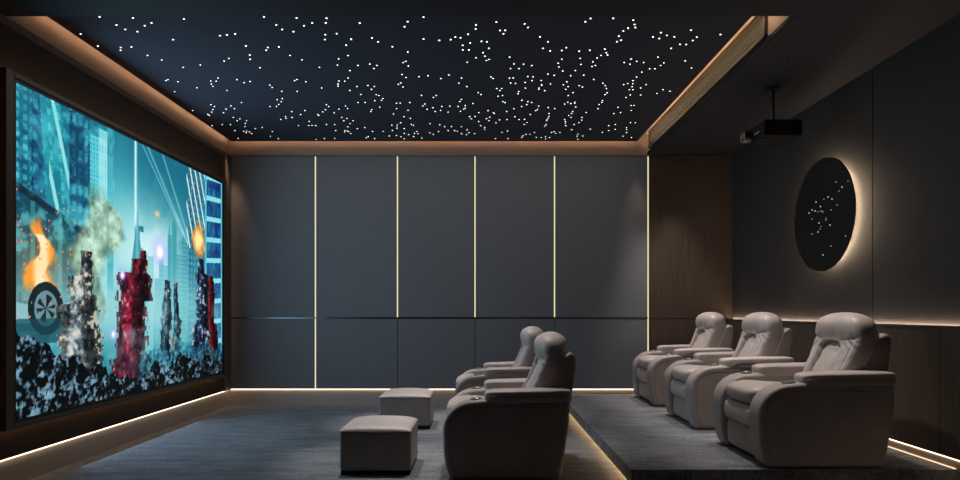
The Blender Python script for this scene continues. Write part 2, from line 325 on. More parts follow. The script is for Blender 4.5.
# lit plinth under the panels
struct(boxo('baseboard_back', (XL, XR, YB-.012, YB, 0, .212), M['plinth']))
o = tag(boxo('plinth_light_strip', (XL+.03, .99, YB-.030, YB-.012, .198, .206), M['ledplinth']), 'glowing strip along the foot of the back wall panels above floor carpet', 'light strip', 'plinth lights')
o = tag(boxo('plinth_light_strip', (1.01, XR-.04, YB-.030, YB-.012, .198, .206), M['ledplinth']), 'glowing strip along the foot of the back wall above the platform', 'light strip', 'plinth lights')

# ------------------------------------------------------------------ left wall and screen
struct(boxo('trim_7', (XL, XL+.035, YN, 7.93, .205, 3.16), M['screenwall']), 'dark panelled wall behind the screen')
bm = bmesh.new()
add_box(bm, XL, XL+.06, 7.93, 8.12, .205, 3.165)
add_box(bm, XL, XL+.06, YN, 7.93, 3.12, 3.165)
struct(bm_obj('trim_8', bm, M['wooddark']), 'dark wood surround of the screen wall')
struct(boxo('baseboard_left', (XL, XL+.015, YN, YB-.01, 0, .205), M['plinth']))
tag(boxo('plinth_light_strip', (XL+.015, XL+.034, YN+.1, YB-.05, .196, .203), M['ledplinth']), 'glowing strip along the foot of the screen wall', 'light strip', 'plinth lights')
struct(boxo('trim_9', (XL, XL+.08, 3.9, 4.02, 0, 3.185), M['plinth']), 'beige pilaster at the near end of the screen')

SX = -3.10; Y0, Y1, Z0, Z1 = 4.257, 7.66, .475, 2.725
scr = thing('projection_screen', 'huge framed screen showing a teal ruined city scene, on the left wall', 'screen', (SX, Y0, Z0))
bm = bmesh.new()
W, H = Y1-Y0, Z1-Z0
def ring(bm, x0, x1, oy0, oy1, oz0, oz1, iy0, iy1, iz0, iz1):
    add_box(bm, x0, x1, oy0, iy0, oz0, oz1); add_box(bm, x0, x1, iy1, oy1, oz0, oz1)
    add_box(bm, x0, x1, iy0, iy1, oz0, iz0); add_box(bm, x0, x1, iy0, iy1, iz1, oz1)
ring(bm, -.050, .018, -.105, W+.095, -.06, H+.06, -.03, W+.025, -.022, H+.022)
bm_obj('frame', bm, M['frame'], scr, bevel=.004, seg=1)
bm = bmesh.new()
ring(bm, -.048, .008, -.03, W+.025, -.022, H+.022, 0, W, 0, H)
bm_obj('inner_lip', bm, M['lip'], scr)
boxo('back_board', (-.050, -.03, -.09, W+.08, -.05, H+.05), M['blackmatte'], scr)
bm = bmesh.new()
ring(bm, -.062, -.050, -.06, W+.05, -.03, H+.03, -.03, W+.02, .0, H)
o = bm_obj('backlight', bm, M['ledscreen'], scr)

# the picture on the screen: a generic ruined city, painted into a fine mesh
def picture(nx, ny):
    u, v = np.meshgrid(np.linspace(0,1,nx), np.linspace(0,1,ny))
    rng = np.random.RandomState(7)
    def vnoise(x, y, seed):
        r = np.random.RandomState(seed).rand(64,64)
        xi = np.floor(x).astype(int); yi = np.floor(y).astype(int)
        fx = x-xi; fy = y-yi; fx = fx*fx*(3-2*fx); fy = fy*fy*(3-2*fy)
        g = lambda a,b: r[(b)%64, (a)%64]
        return (g(xi,yi)*(1-fx)+g(xi+1,yi)*fx)*(1-fy) + (g(xi,yi+1)*(1-fx)+g(xi+1,yi+1)*fx)*fy
    def fbm(sx, sy, seed, oc=5):
        t = 0; a = .5; n = 0
        for k in range(oc):
            t = t + a*vnoise(u*sx*2**k+3.1*k, v*sy*2**k+1.7*k, seed+k); n += a; a *= .55
        return t/n
    def sm(x, a, b):
        t = np.clip((x-a)/(b-a), 0, 1); return t*t*(3-2*t)
    img = np.zeros((ny,nx,3))
    n1 = fbm(4,3,1); n2 = fbm(12,9,11); n3 = fbm(40,30,21); n4 = fbm(90,60,31,3)
    def lay(mask, col):
        nonlocal img
        mask = np.clip(mask,0,1)[...,None]; img = img*(1-mask) + np.array(col)*mask if not isinstance(col, np.ndarray) else img*(1-mask)+col*mask
    def colr(r,g,b): return np.array([r,g,b],float)/255
    # sky
    lay(np.ones_like(u), (.10,.45,.52))
    glow = np.exp(-(((u-.50)/.26)**2 + ((v-.55)/.26)**2))
    img = img + glow[...,None]*(np.array([.80,.93,.93])-img)*1.0
    lay(sm(n1,.45,.75)*.45, (.16,.50,.58)); lay(sm(n2,.5,.8)*.35*(1-sm(v,.5,1)*.5), (.75,.90,.90))
    lay(sm(v,.62,1.02)*.55, (.05,.38,.48))
    # far skyline
    def tower(u0,u1,top,col,win=None,wc=(0,0,0),slant=0,alpha=1,bot=0,gu=.012,gv=.018,wf=.5):
        uu = u - slant*(v-.5)
        m = (uu>u0)&(uu<u1)&(v<top)&(v>bot)
        lay(m*alpha, col)
        if win:
            w = m & ((uu%gu) < gu*wf) & ((v%gv) < gv*.55)
            lay(w*alpha*.75*np.clip(.1+1.5*(n3-.3)+.5*n2,0,1), wc)
        lay(m*alpha*np.clip((n2-.45)*1.4,0,.5), (.30,.66,.70))
    for a,b,t,c in ((.455,.475,.58,(120,180,186)),(.475,.50,.50,(100,168,176)),(.50,.53,.55,(130,192,198)),(.535,.56,.46,(96,160,170)),(.56,.585,.60,(84,158,168)),(.585,.61,.52,(110,178,184)),(.61,.635,.66,(70,150,162)),(.635,.665,.72,(58,140,152)),(.665,.70,.58,(80,152,162)),(.70,.735,.66,(60,138,150))):
        tower(a,b,t,colr(*c),True,colr(150,210,214),alpha=.8,gu=.008,gv=.02)
    for cx,t in ((.65,.80),(.62,.72)):           # thin spires
        lay((np.abs(u-cx) < .010*np.clip((t-v)/.12,0,1)), colr(70,150,162))
    # domed monument with a beam of light
    cx = .445
    lay((np.abs(u-cx) < .012+.030*np.clip((.62-v)/.2,0,1))&(v<.66), colr(58,132,146))
    lay((np.abs(u-cx-.012) < .020)&(np.abs(v-.655)<.012), colr(40,112,126))
    lay((np.abs(u-cx) < .006)&(v<.72), colr(90,160,172))
    lay(np.exp(-((u-cx+.008)/.006)**2)*sm(v,.62,.70)*.9, (.88,1,1))
    # diagonal searchlight beams
    for a,b,w in ((.50,.88,.006),(.58,.92,.005),(.47,.80,.004)):
        cxl = a + (1-v)*(.80-a)/(1-.55)
        lay(np.exp(-((u-cxl)/w)**2)*(v>.6)*.40, (.85,1,1))
    # left block of tall facades
    tower(0,.045,1,colr(14,92,116),True,colr(120,205,214),gu=.022,gv=.03,wf=.5)
    tower(.045,.10,1,colr(10,58,92),True,colr(46,140,170),gu=.026,gv=.05)
    tower(.10,.165,1,colr(26,124,140),True,colr(110,200,206),gu=.030,gv=.045,wf=.35,slant=-.06)
    lay(((np.abs(((u*1.0+v*.22)%.06)-.03)<.006)&(u>.10)&(u<.205)&(v>.55)), colr(140,214,218))
    tower(.165,.24,1,colr(12,70,98),True,colr(60,160,182),gu=.022,gv=.06,wf=.55,bot=.45)
    tower(.24,.275,.95,colr(90,190,202),True,colr(20,96,120),gu=.012,gv=.016,wf=.6,bot=.3)
    tower(.275,.31,.98,colr(150,214,220),True,colr(60,150,166),gu=.012,gv=.05,wf=.35,bot=.3)
    tower(.31,.335,.90,colr(60,150,168),True,colr(20,90,116),gu=.008,gv=.012,bot=.4)
    # broken viaduct in the left middle distance
    lay(((v<.70-.12*u/.25)&(v>.26)&(u<.26)&(n2>.28))*.80, colr(16,64,84))
    lay(((v<.71-.12*u/.25)&(v>.685-.12*u/.25)&(u<.24))*.9, colr(18,44,58))
    lay((np.abs((u%.085)-.05)<.006)*(u<.25)*(v<.66)*(v>.3)*.55, colr(60,160,170))
    lay(((n3>.55)&(u<.28)&(v<.68)&(v>.3))*.35, colr(70,150,160))
    lay(((u<.34)&(v>.5))*np.clip((n3-.42)*1.6,0,.45), (.40,.82,.86))
    lay(np.exp(-(((u-.36)/.10)**2+((v-.72)/.25)**2))*.35, (.55,.88,.90))
    # right tower
    tower(.74,.86,1,colr(40,104,130),True,colr(120,196,206),gu=.02,gv=.03,slant=.0,wf=.4,bot=.12)
    lay((np.abs(((u+.28*v)%.035)-.017)<.004)*(u>.73)*(u<.87)*(v>.62), colr(205,232,226))
    tower(.865,1,1,colr(14,52,110),True,colr(34,110,160),gu=.04,gv=.09,bot=.05)
    lay((u>.865)*(np.abs(((v-.10*(u-.86))%.105)-.05)<.012), colr(130,214,222))
    lay(((np.abs(u-.867)<.006)|(np.abs(u-.995)<.006))*(v>.1), colr(90,180,200))
    # haze
    hz = np.exp(-((v-.34)/.16)**2)*(.45+.5*n1)*(1-.6*sm(u,.8,1))
    lay(hz*.75, (.62,.86,.88))
    lay(np.exp(-(((u-.30)/.12)**2+((v-.30)/.10)**2))*.5, (.65,.82,.84))
    # pale green-grey smoke column, and a second thinner one
    cxs = .25+.10*(v-.4)+.03*np.sin(v*20+3*n1)
    wd = .045+.08*np.exp(-((v-.58)/.13)**2)
    sk = sm(1-np.abs(u-cxs)/wd + (n2-.5)*.9, .15, .6)*sm(v,.22,.36)*(1-sm(v,.70,.80))
    skc = np.array([.54,.66,.58]) + (n3[...,None]-.5)*np.array([.75,.75,.7]) + (n2[...,None]-.5)*.5
    lay(sk*.92, np.clip(skc,0,1))
    # fire on the left over an upturned wheel
    fm = sm(1-np.abs(u-.075-.015*np.sin(v*40))/(.020+.040*np.clip((.62-v)/.25,0,1)) + (n3-.5)*1.0, .1,.6)*sm(v,.37,.40)*(1-sm(v+.12*(n3-.5),.56,.64))
    lay(fm, (1,.60,.22)); lay(sm(fm*(1-np.abs(u-.075)/.05),.35,.8)*(v<.56), (1,.96,.80))
    lay(np.exp(-(((u-.075)/.09)**2+((v-.47)/.12)**2))*.30, (1,.62,.30))
    lay((((u-.09)/.055)**2+((v-.33)/.085)**2<1)*.95, colr(20,40,48))
    rr = np.sqrt(((u-.09)/.036)**2+((v-.33)/.056)**2)
    lay((rr<1)*.9, colr(120,150,156)); lay((rr<.8)*((np.arctan2(v-.33,u-.09)*3/PI)%1<.5), colr(30,50,58))
    lay(((u<.22)&(v<.335+.02*n2)&(v>.285)&(rr>1.5))*.8, colr(150,190,192))
    lay(((u<.26)&(v<.30)&(v>.22))*.7, colr(28,78,88))
    # explosion upper right
    ex = np.exp(-(((u-.815)/.050)**2+((v-.665)/.085)**2))+ .5*(n3-.5)
    lay(sm(ex,.15,.75)*.9, (.92,.55,.22)); lay(sm(ex,.55,.95), (1,.90,.62))
    lay(np.exp(-(((u-.55)/.012)**2+((v-.735)/.012)**2)), (1,.75,.5))
    # ruins standing in the street (plain broken masonry and scaffolding)
    blk = np.floor(u*95)*7.31+np.floor(v*50)*3.77
    blk = (np.sin(blk*12.9898)*43758.5453)%1
    def ruin(pts, c_lo, c_hi, seed, edge=.5, hl=(.7,.8,.82), hlt=.62, lit=.9):
        vv = np.array([p[0] for p in pts]); cc = np.array([p[1] for p in pts]); ww = np.array([p[2] for p in pts])
        nn = fbm(30,22,seed); q = fbm(80,60,seed+9,4)*.6+fbm(26,14,seed+5,3)*.4+(blk-.5)*.10
        cxr = np.interp(v, vv, cc)+.012*(fbm(4,7,seed+2,2)-.5)*2; wr = np.interp(v, vv, ww)
        m = sm(1-np.abs(u-cxr)/np.maximum(wr,1e-3)+(nn-.5)*edge+(blk-.5)*.34, .02,.08)*(v<vv[-1])*(v>=vv[0])
        t = np.clip((q-.34)/.34,0,1)[...,None]
        col = np.array(c_lo)*(1-t)+np.array(c_hi)*t
        k_ = (u-cxr)/np.maximum(wr,1e-3)
        col = col*(.45+lit*np.exp(-((k_+.35)/.45)**2))[...,None]
        rim = (sm(np.abs(k_),.72,.95)*.22)[...,None]
        col = col*(1-rim)+np.array(hl)*rim
        hm = (sm(q,hlt,hlt+.05)*.8)[...,None]
        col = col*(1-hm)+np.array(hl)*hm
        lay(m, np.clip(col,0,1))
    ruin([(.0,.215,.085),(.2,.210,.080),(.34,.20,.070),(.35,.215,.050),(.44,.215,.045),(.445,.23,.025),(.53,.23,.022),(.532,.23,.02)], (.10,.14,.17),(.60,.64,.64),101, .35,(.80,.78,.70))
    ruin([(.10,.60,.034),(.30,.605,.032),(.40,.61,.020),(.46,.61,.018)], (.05,.12,.17),(.34,.46,.52),131,.35)
    ruin([(.10,.665,.026),(.28,.665,.026),(.30,.66,.016),(.45,.66,.014)], (.06,.12,.17),(.30,.42,.48),141,.35,(.62,.56,.46))
    ruin([(.03,.915,.055),(.25,.915,.045),(.26,.905,.034),(.50,.90,.026)], (.20,.02,.04),(.40,.06,.08),161,.3,(.5,.10,.12),.70,1.1)
    ruin([(.05,.83,.070),(.25,.835,.062),(.26,.84,.050),(.50,.845,.046),(.51,.83,.026),(.58,.83,.022)], (.02,.05,.10),(.26,.36,.48),151,.35,(.72,.80,.86))
    ruin([(.0,.42,.11),(.14,.425,.10),(.15,.42,.075),(.36,.425,.070),(.365,.44,.085),(.47,.44,.080),(.475,.46,.045),(.53,.46,.040),(.535,.475,.018),(.57,.475,.016)], (.10,.02,.07),(.46,.12,.19),171,.35,(.86,.62,.60),.68,1.1)
    # low mist drifting between the ruins
    mist = sm(fbm(7,5,201),.48,.72)*np.exp(-((v-.24)/.14)**2)
    lay(mist*.55, (.62,.82,.84))
    # cold lamps
    for cu,cv,r in ((.565,.575,.034),(.375,.46,.014),(.335,.235,.012)):
        d = np.exp(-(((u-cu)/r)**2+((v-cv)/(r*1.5))**2)); lay(d*.9, (.62,.58,1.0)); lay(np.clip(d**3*1.3,0,1), (1,1,1))
    # rubble along the street
    hgt = .05+.17*np.exp(-((u-.02)/.10)**2)+.08*np.exp(-((u-.19)/.10)**2)+.04*n1+.03*np.exp(-((u-.75)/.3)**2)+(fbm(22,3,61)-.5)*.14
    rb = (v<hgt)
    f1 = fbm(120,84,71,3); f2 = fbm(40,30,75,3)
    t = np.clip((f1*.6+f2*.4+(blk-.5)*.12-.50)/.15,0,1)[...,None]
    col = np.array([.02,.04,.06])*(1-t)+np.array([.40,.52,.58])*t*(.5+.9*f2[...,None])
    lay(rb*1.0, np.clip(col,0,1))
    lay(((v<hgt+.05+.03*n3)&(v>=hgt)&(u>.45))*.6, np.clip(np.array([.16,.42,.50])+(n4[...,None]-.5)*.9,0,1))
    # embers
    for k in range(150):
        cu, cv = rng.rand(), rng.rand()*.9; r = .0012+.002*rng.rand()
        c = (1,.62,.35) if rng.rand()<.6 else (.9,1,1)
        i0 = int(cu*(nx-1)); j0 = int(cv*(ny-1)); 
        w = 1; img[max(j0-w,0):j0+w, max(i0-w+1,0):i0+w] = img[max(j0-w,0):j0+w, max(i0-w+1,0):i0+w]*.4+np.array(c)*.6
    # embers near the fire
    for k in range(60):
        cu, cv = abs(.12+.09*rng.randn()), .50+.11*rng.randn()
        i0 = int(min(cu,1)*(nx-1)); j0 = int(min(max(cv,0),.99)*(ny-1)); img[j0:j0+2, i0:i0+2] = (1,.5,.35)
    img = np.clip(img,0,1)
    img = img*img*(3-2*img)*.35+img*.65
    return img
nx, ny = 520, 344
img = picture(nx, ny)
lin_img = np.where(img <= .04045, img/12.92, ((img+.055)/1.055)**2.4)
me = bpy.data.meshes.new('picture')
ys, zs = np.meshgrid(np.linspace(0, W, nx), np.linspace(0, H, ny))
co = np.stack([np.zeros_like(ys), ys, zs], -1).reshape(-1,3)
idx = np.arange(nx*ny).reshape(ny,nx)
q = np.stack([idx[:-1,:-1], idx[:-1,1:], idx[1:,1:], idx[1:,:-1]], -1).reshape(-1,4)
me.vertices.add(len(co)); me.vertices.foreach_set('co', co.ravel())
me.loops.add(q.size); me.loops.foreach_set('vertex_index', q.ravel().astype(np.int32))
me.polygons.add(len(q)); me.polygons.foreach_set('loop_start', np.arange(0,q.size,4,dtype=np.int32))
me.update(calc_edges=True)
ca = me.color_attributes.new('picture', 'FLOAT_COLOR', 'POINT')
rgba = np.ones((nx*ny,4), np.float32); rgba[:,:3] = lin_img.reshape(-1,3)
ca.data.foreach_set('color', rgba.ravel())
pm = bpy.data.materials.new('lit screen picture'); pm.use_nodes = True
N = pm.node_tree.nodes; L = pm.node_tree.links; b = N['Principled BSDF']
at = N.new('ShaderNodeAttribute'); at.attribute_name = 'picture'
b.inputs['Base Color'].default_value = (.02,.02,.02,1); b.inputs['Roughness'].default_value = .6
b.inputs['Specular IOR Level'].default_value = .1
L.new(at.outputs['Color'], b.inputs['Emission Color']); b.inputs['Emission Strength'].default_value = 1.05
link_mesh('picture', me, pm, scr)

# ------------------------------------------------------------------ right wall
PY_ = 4.29
struct(boxo('trim_10', (XR-.01, XR, YN, 5.215, 1.10, ZC), M['charcoal']), 'near dark plaster panel of the right wall')
struct(boxo('trim_11', (XR-.01, XR, 5.225, YB-.03, 1.10, ZC), M['charcoal']), 'far dark plaster panel of the right wall')
WX = XR-.05
k = 0
ys_ = [YN, .2, 1.6, 3.0, 4.4, 5.8, 7.0, YB-.035]
for a, b2 in zip(ys_[:-1], ys_[1:]):
    if b2 < 3.5: continue
    o = boxo('wainscot_panel', (WX, XR-.008, a+.003, b2-.003, PT+.075, 1.085), M['wooddark'])
    tag(o, 'dark wood wainscot panel on the right wall ' + {4.4:'at the near end of the platform', 5.8:'behind the nearest platform recliner', 7.0:'behind the middle platform recliner'}.get(b2, 'in the far corner'), 'wall panel', 'wood wainscot on the right wall')
struct(boxo('trim_12', (WX-.006, WX+.012, YN, YB-.035, 1.082, 1.100), M['wooddark']), 'ledge along the top of the wainscot')
tag(boxo('ledge_light_strip', (WX+.020, WX+.032, YN+.1, YB-.06, 1.086, 1.0965), M['ledledge']), 'glowing strip behind the ledge of the right wall wainscot', 'light strip')
struct(boxo('baseboard_right', (XR-.02, XR-.003, YN, YB-.035, 0, PT+.075), M['plinth']))
tag(boxo('plinth_light_strip', (XR-.032, XR-.020, YN+.1, YB-.05, PT+.062, PT+.072), M['ledplinth']), 'glowing strip along the foot of the right wall behind the platform recliners', 'light strip', 'plinth lights')

o = tag(boxo('floor_edge_light_strip', (XR-.030, XR-.020, PY_, YB-.05, PT, PT+.004), M['ledplinth_w']), 'glowing line where the platform carpet meets the right wall plinth', 'light strip', 'plinth lights')
# round pierced wall lamp
DY, DZ, DR = 5.84, 2.075, .515
dl = thing('round_wall_lamp', 'large round black pierced disc with warm halo on the right wall', 'wall lamp', (XR-.088, DY, DZ))
bm = cyl_bm((0,0,0), DR, .012, 'x', 96)
bm_obj('disc', bm, M['disc'], dl, bevel=.002, seg=1)
bm = cyl_bm((.044,0,0), .20, .070, 'x', 32)
bm_obj('mount', bm, M['blackmatte'], dl)
ringp = [(.040, (DR-.095)*math.cos(2*PI*i/72), (DR-.095)*math.sin(2*PI*i/72)) for i in range(72)]
bm_obj('halo_light', tube_bm(ringp, .010, True, 8), M['leddisc'], dl)
bm = bmesh.new(); rr = random.Random(5)
for i in range(200):
    a = rr.gauss(.12,.19); z = rr.gauss(-.05,.19)
    if math.hypot(a,z) > DR-.04: continue
    cyl_bm((-.0065, a, z), rr.choice((.003,.004,.006)), .003, 'x', 8, bm)
for (a, z) in ((-.14,.455),(.495,-.0),(-.09,-.385)):
    cyl_bm((-.0065, a, z), .018, .003, 'x', 16, bm)
o = bm_obj('pierced_hole', bm, M['blackmatte'], dl); o['kind'] = 'stuff'
pts = [(828,197),(832,199),(836,182),(839,191),(842,187),(824,199.5),(848,181),(821,211),(823,212),(826,218),(812,210),(818,212),(820.5,206.5),(822,211),(815,211),(812,219),(819,223),(821,226.5),(812,234),(830,225),(826,220),(831,246),(845.5,236),(816,202),(831,210),(818,232),(823,255),(820,229),(809,213),(837,205)]
for px, py in pts:
    # measured on the disc: distance along the wall from its centre, height above it
    Y = 640*(XR-.096)/(px-481); z = 1.2+(311-py)*Y/640
    a = Y-DY; z -= DZ
    if math.hypot(a,z) > DR-.02: continue
    bm = bmesh.new(); cyl_bm((-.0085, a, z), rr.choice((.0025,.003,.005)), .004, 'x', 8, bm)
    bm_obj('light_point', bm, M['discstar'], dl)

# ------------------------------------------------------------------ platform
PX, PY = 1.005, 4.277
bm = bmesh.new()
add_box(bm, PX, XR-.002, PY, YB-.014, .04, PT)
pl = struct(bm_obj('platform', bm, M['carpet']), 'carpeted platform under the row of three recliners')
struct(boxo('trim_13', (PX+.09, XR-.01, PY+.06, YB-.02, 0, .04), M['blackmatte']), 'recessed base of the platform')
tag(boxo('step_light_strip', (PX+.055, PX+.075, PY+.02, YB-.05, .022, .034), M['ledstep']), 'golden light strip tucked under the long edge of the platform', 'light strip')

# ------------------------------------------------------------------ projector
pj = thing('projector', 'small black projector hanging from the dark soffit by a thin pole', 'projector', (2.60, 5.70, ZC))
bm_obj('ceiling_plate', cyl_bm((0,0,-.008), .065, .016), M['black'], pj, smooth=False, bevel=.003, seg=1)
bm_obj('pole', cyl_bm((0,0,-.165), .013, .31, n=16), M['black'], pj, smooth=False)
o = boxo('body', (-.165, .165, -.20, .17, -.475, -.335), M['projector'], pj, bevel=.014, seg=3)
bm = bmesh.new()
for k in range(7): add_box(bm, -.10+k*.03, -.085+k*.03, -.2025, -.199, -.455, -.345)
bm_obj('side_grille', bm, M['blackmatte'], pj)
bm = cyl_bm((-.195, .09, -.415), .052, .07, 'x', 32)
bm_obj('lens_ring', bm, M['black'], pj, bevel=.004, seg=2)
bm_obj('chrome_bezel', tube_bm([(-.231, .09+.046*math.cos(2*PI*i/32), -.415+.046*math.sin(2*PI*i/32)) for i in range(32)], .0045, True, 8), M['chrome'], pj, smooth=True)
o = bm_obj('lens', pillow_bm((-.229,.09,-.415), (.014,.042,.042), (2,2,2), nu=24, nv=14), M['lens'], pj, smooth=True)
bm = bmesh.new(); add_box(bm, -.178,-.174,-.12,-.02,-.43,-.415)
bm_obj('front_label', bm, M['chrome'], pj)
bm_obj('foot', cyl_bm((-.12,-.12,-.48), .015, .02, n=12), M['black'], pj)

# ------------------------------------------------------------------ recliner
def arc(cx, cz, r, a0, a1, n, rz=None):
    rz = rz or r
    return [(cx+r*math.cos(math.radians(a0+(a1-a0)*i/n)), cz+rz*math.sin(math.radians(a0+(a1-a0)*i/n))) for i in range(n+1)]
ARM = [(.050,.006),(.020,.08),(.004,.20),(0,.34)] + arc(.225,.355,.225,180,95,12,.205) + [(.30,.568),(.60,.566),(.88,.560),(.905,.545),(.895,.40),(.865,.18),(.835,.006)]
def make_recliner(label):
    t = thing('recliner', label, 'recliner', group='taupe leather recliners')
    for s in (-1, 1):
        bm = prism(ARM, s*.333-.088, s*.333+.088)
        a = bm_obj('arm', bm, M['leatherdk'], t, smooth=True, bevel=.034, seg=5)
        # piping seam on the outer face, following the front curve
        off = .046
        path = [(.086,.05),(.062,.12),(.050,.22),(.047,.34)] + arc(.225,.355,.225-off,180,92,12,.205-off) + [(.40,.520),(.60,.518),(.83,.514)]
        pth = [(p[0], s*(.333+.0882), p[1]) for p in path]
        bm_obj('piping', tube_bm(pth, .0022, False, 6), M['stitch'], a, smooth=True)
        # armrest pad: long rounded cushion, nose slightly narrower
        def df(p, q, s=s):
            k = 1-.10*max(0,-p[0])**3
            return (q[0], q[1]*k, q[2]*k + .006*p[0])
        pad = bm_obj('armrest_pad', pillow_bm((.608, s*.333, .590), (.313,.098,.049), (11,5.5,4.2), df, nu=56, nv=24), M['leather'], t, smooth=True)
        bm = bmesh.new()
        bm_obj('piping', tube_bm([(.305+.58*i/10, s*.4315, .591) for i in range(11)], .0028, False, 6), M['stitch'], pad, smooth=True)
        # cup holder
        rp = [(.235+.040*math.cos(2*PI*i/28), s*.333+.040*math.sin(2*PI*i/28), .5665+.003*math.cos(2*PI*i/28)) for i in range(28)]
        ch = bm_obj('cup_holder', tube_bm(rp, .006, True, 8), M['chrome'], t, smooth=True)
        bm_obj('cup_well', cyl_bm((.235, s*.333, .5645), .037, .008, n=28), M['blackmatte'], ch)
    # control button on the inside of one arm
    bm_obj('recline_button', tube_bm([(.16+.018*math.cos(2*PI*i/20), .243, .50+.018*math.sin(2*PI*i/20)) for i in range(20)], .004, True, 6), M['chrome'], t, smooth=True)
    # seat cushion, fuller at the front lip
    def ds(p, q):
        lift = .020*math.exp(-((p[0]+.62)/.38)**2)*(1-p[1]**4)
        return (q[0]-.012*(1-p[1]**4)*(p[0]<-.8), q[1], q[2]+(lift if p[2] > 0 else 0)-.012*max(0,p[0])*(p[2]>0))
    bm_obj('seat', pillow_bm((.345,0,.445), (.325,.244,.070), (5,6,3.0), ds, nu=56, nv=30), M['leather'], t, smooth=True)
    # footrest pad with vertical channels, then the lower front panel
    def dfp(p, q):
        g = 1-.10*math.exp(-((abs(p[1])-.36)/.05)**2)
        g2 = 1-.10*math.exp(-((p[2]-.15)/.10)**2)
        return (q[0]*g*g2, q[1], q[2])
    bm_obj('footrest_pad', pillow_bm((.085,0,.305), (.075,.243,.080), (2.8,7,2.8), dfp, nu=40, nv=50), M['leather'], t, smooth=True)
    bm_obj('front_panel', pillow_bm((.105,0,.135), (.065,.242,.105), (4,9,4.5), None, nu=40, nv=30), M['leatherdk'], t, smooth=True)
    bm = prism([(.10,.06),(.80,.06),(.83,.42),(.14,.42)], -.235, .235)
    bm_obj('seat_frame', bm, M['leatherdk'], t)
    bm_obj('base', prism([(.10,0),(.79,0),(.80,.05),(.09,.05)], -.36, .36), M['blackmatte'], t)
    # back: rear shell
    SH = [(.70,.20),(.87,.20),(.915,.45),(.950,.66),(.968,.80)] + arc(.923,.845,.045,0,110,6,.050) + [(.86,.86),(.80,.70),(.74,.45)]
    bm_obj('back_shell', prism(SH, -.288, .288), M['leatherdk'], t, smooth=True, bevel=.032, seg=5)
    ZF = [.46,.52,.60,.70,.80,.845,.87,.90,.94,.98,1.01,1.04]
    XF = [.555,.565,.598,.650,.698,.712,.708,.694,.686,.694,.718,.780]
    ZR = [.46,.70,.82,.90,.96,1.00,1.035]
    XR_ = [.84,.865,.885,.900,.905,.895,.850]
    def sstep(x, a, b):
        t_ = max(0, min(1, (x-a)/(b-a))); return t_*t_*(3-2*t_)
    def shape(p, q, z0, dx=0):
        z = z0+q[2]
        f = float(np.interp(z, ZF, XF)); r = float(np.interp(z, ZR, XR_))
        return z, (f+r)/2, (r-f)/2
    WZ = [.46,.60,.80,.90,.94,.97,.995,1.015,1.028,1.036,1.040]
    WW = [.245,.266,.286,.284,.276,.262,.238,.203,.158,.103,.032]
    XFT = [.46,.52,.60,.70,.80,.845,.865,.885,.915,.95,.98,1.005,1.022,1.034,1.040]
    XFV = [.555,.565,.598,.650,.694,.706,.703,.694,.686,.684,.692,.710,.734,.768,.800]
    XRT = [.46,.70,.82,.90,.95,.98,1.005,1.022,1.034,1.040]
    XRV = [.86,.89,.912,.926,.928,.922,.908,.888,.858,.830]
    bm = bmesh.new(); NR, NS = 92, 132; RG = []
    for jj in range(NR+1):
        tt = jj/NR; z0 = .46+(1.040-.46)*(1-(1-tt)**1.7)
        hw = min(.022, (1.040-z0)*.9); zz = np.linspace(z0-hw, z0+hw, 9)
        f = float(np.interp(zz, XFT, XFV).mean()); r = float(np.interp(zz, XRT, XRV).mean()); w_ = float(np.interp(zz, WZ, WW).mean())
        mid, half = (f+r)/2, (r-f)/2; row = []
        for k in range(NS):
            a = 2*PI*k/NS; ca_, sa_ = math.cos(a), math.sin(a); ex = 2/(2.7+1.3*sstep(.95-z0,0,.15))
            px_ = math.copysign(abs(ca_)**ex, ca_); y = math.copysign(abs(sa_)**ex, sa_)*w_
            ay = abs(y); z = z0; x = mid+px_*half; fr = sstep(-px_, .25, .8)
            top = .842-.05*(ay/.140)**4
            inn = sstep(.156-.02*sstep(z,.6,.82)-ay, 0, .026)*sstep(top-z, 0, .026)
            x += fr*inn*.085
            # crease under the headrest and the folds that run out from its corners
            x += fr*.013*math.exp(-((z-.842-.16*(ay-.13))/.011)**2)*sstep(ay,.10,.15)
            u_ = (ay-.13)*.9+(z-.845)
            x += fr*.0050*math.sin(u_*120+.8)*math.exp(-((z-.825)/.045)**2)*sstep(ay,.13,.18)
            x += fr*.0016*math.sin(z*70-ay*40)*sstep(.80-z,0,.1)*sstep(ay,.16,.19)
            d = abs(ay-(w_-.046)); x += fr*.006*math.exp(-(d/.006)**2)*sstep(1.0-z,0,.03)
            x += fr*.0025*math.sin(y*70)*math.exp(-((z-.88)/.025)**2)
            row.append(bm.verts.new((x, y, z)))
        RG.append(row)
    for jj in range(NR):
        for k in range(NS):
            k2 = (k+1)%NS; bm.faces.new((RG[jj][k], RG[jj][k2], RG[jj+1][k2], RG[jj+1][k]))
    bm.faces.new(RG[0][::-1]); bm.faces.new(RG[-1])
    bk = bm_obj('backrest', bm, M['leather'], t, smooth=True)
    def dlb(p, q):
        z, mid, half = shape(p, q, .655)
        f = float(np.interp(z, ZF, XF))
        return (f+.014+.055*(1+p[0])+.004*math.sin(z*70+q[1]*20)*max(0,-p[0])*(abs(p[1])>.4), q[1]*(1-.10*p[2]), q[2])
    bm_obj('lumbar_pad', pillow_bm((0,0,.650), (.06,.122,.180), (3,4,4.5), dlb, nu=50, nv=30), M['leather'], t, smooth=True)
    # seam running over the headrest
    for s in (-1,1):
        pass
    return t

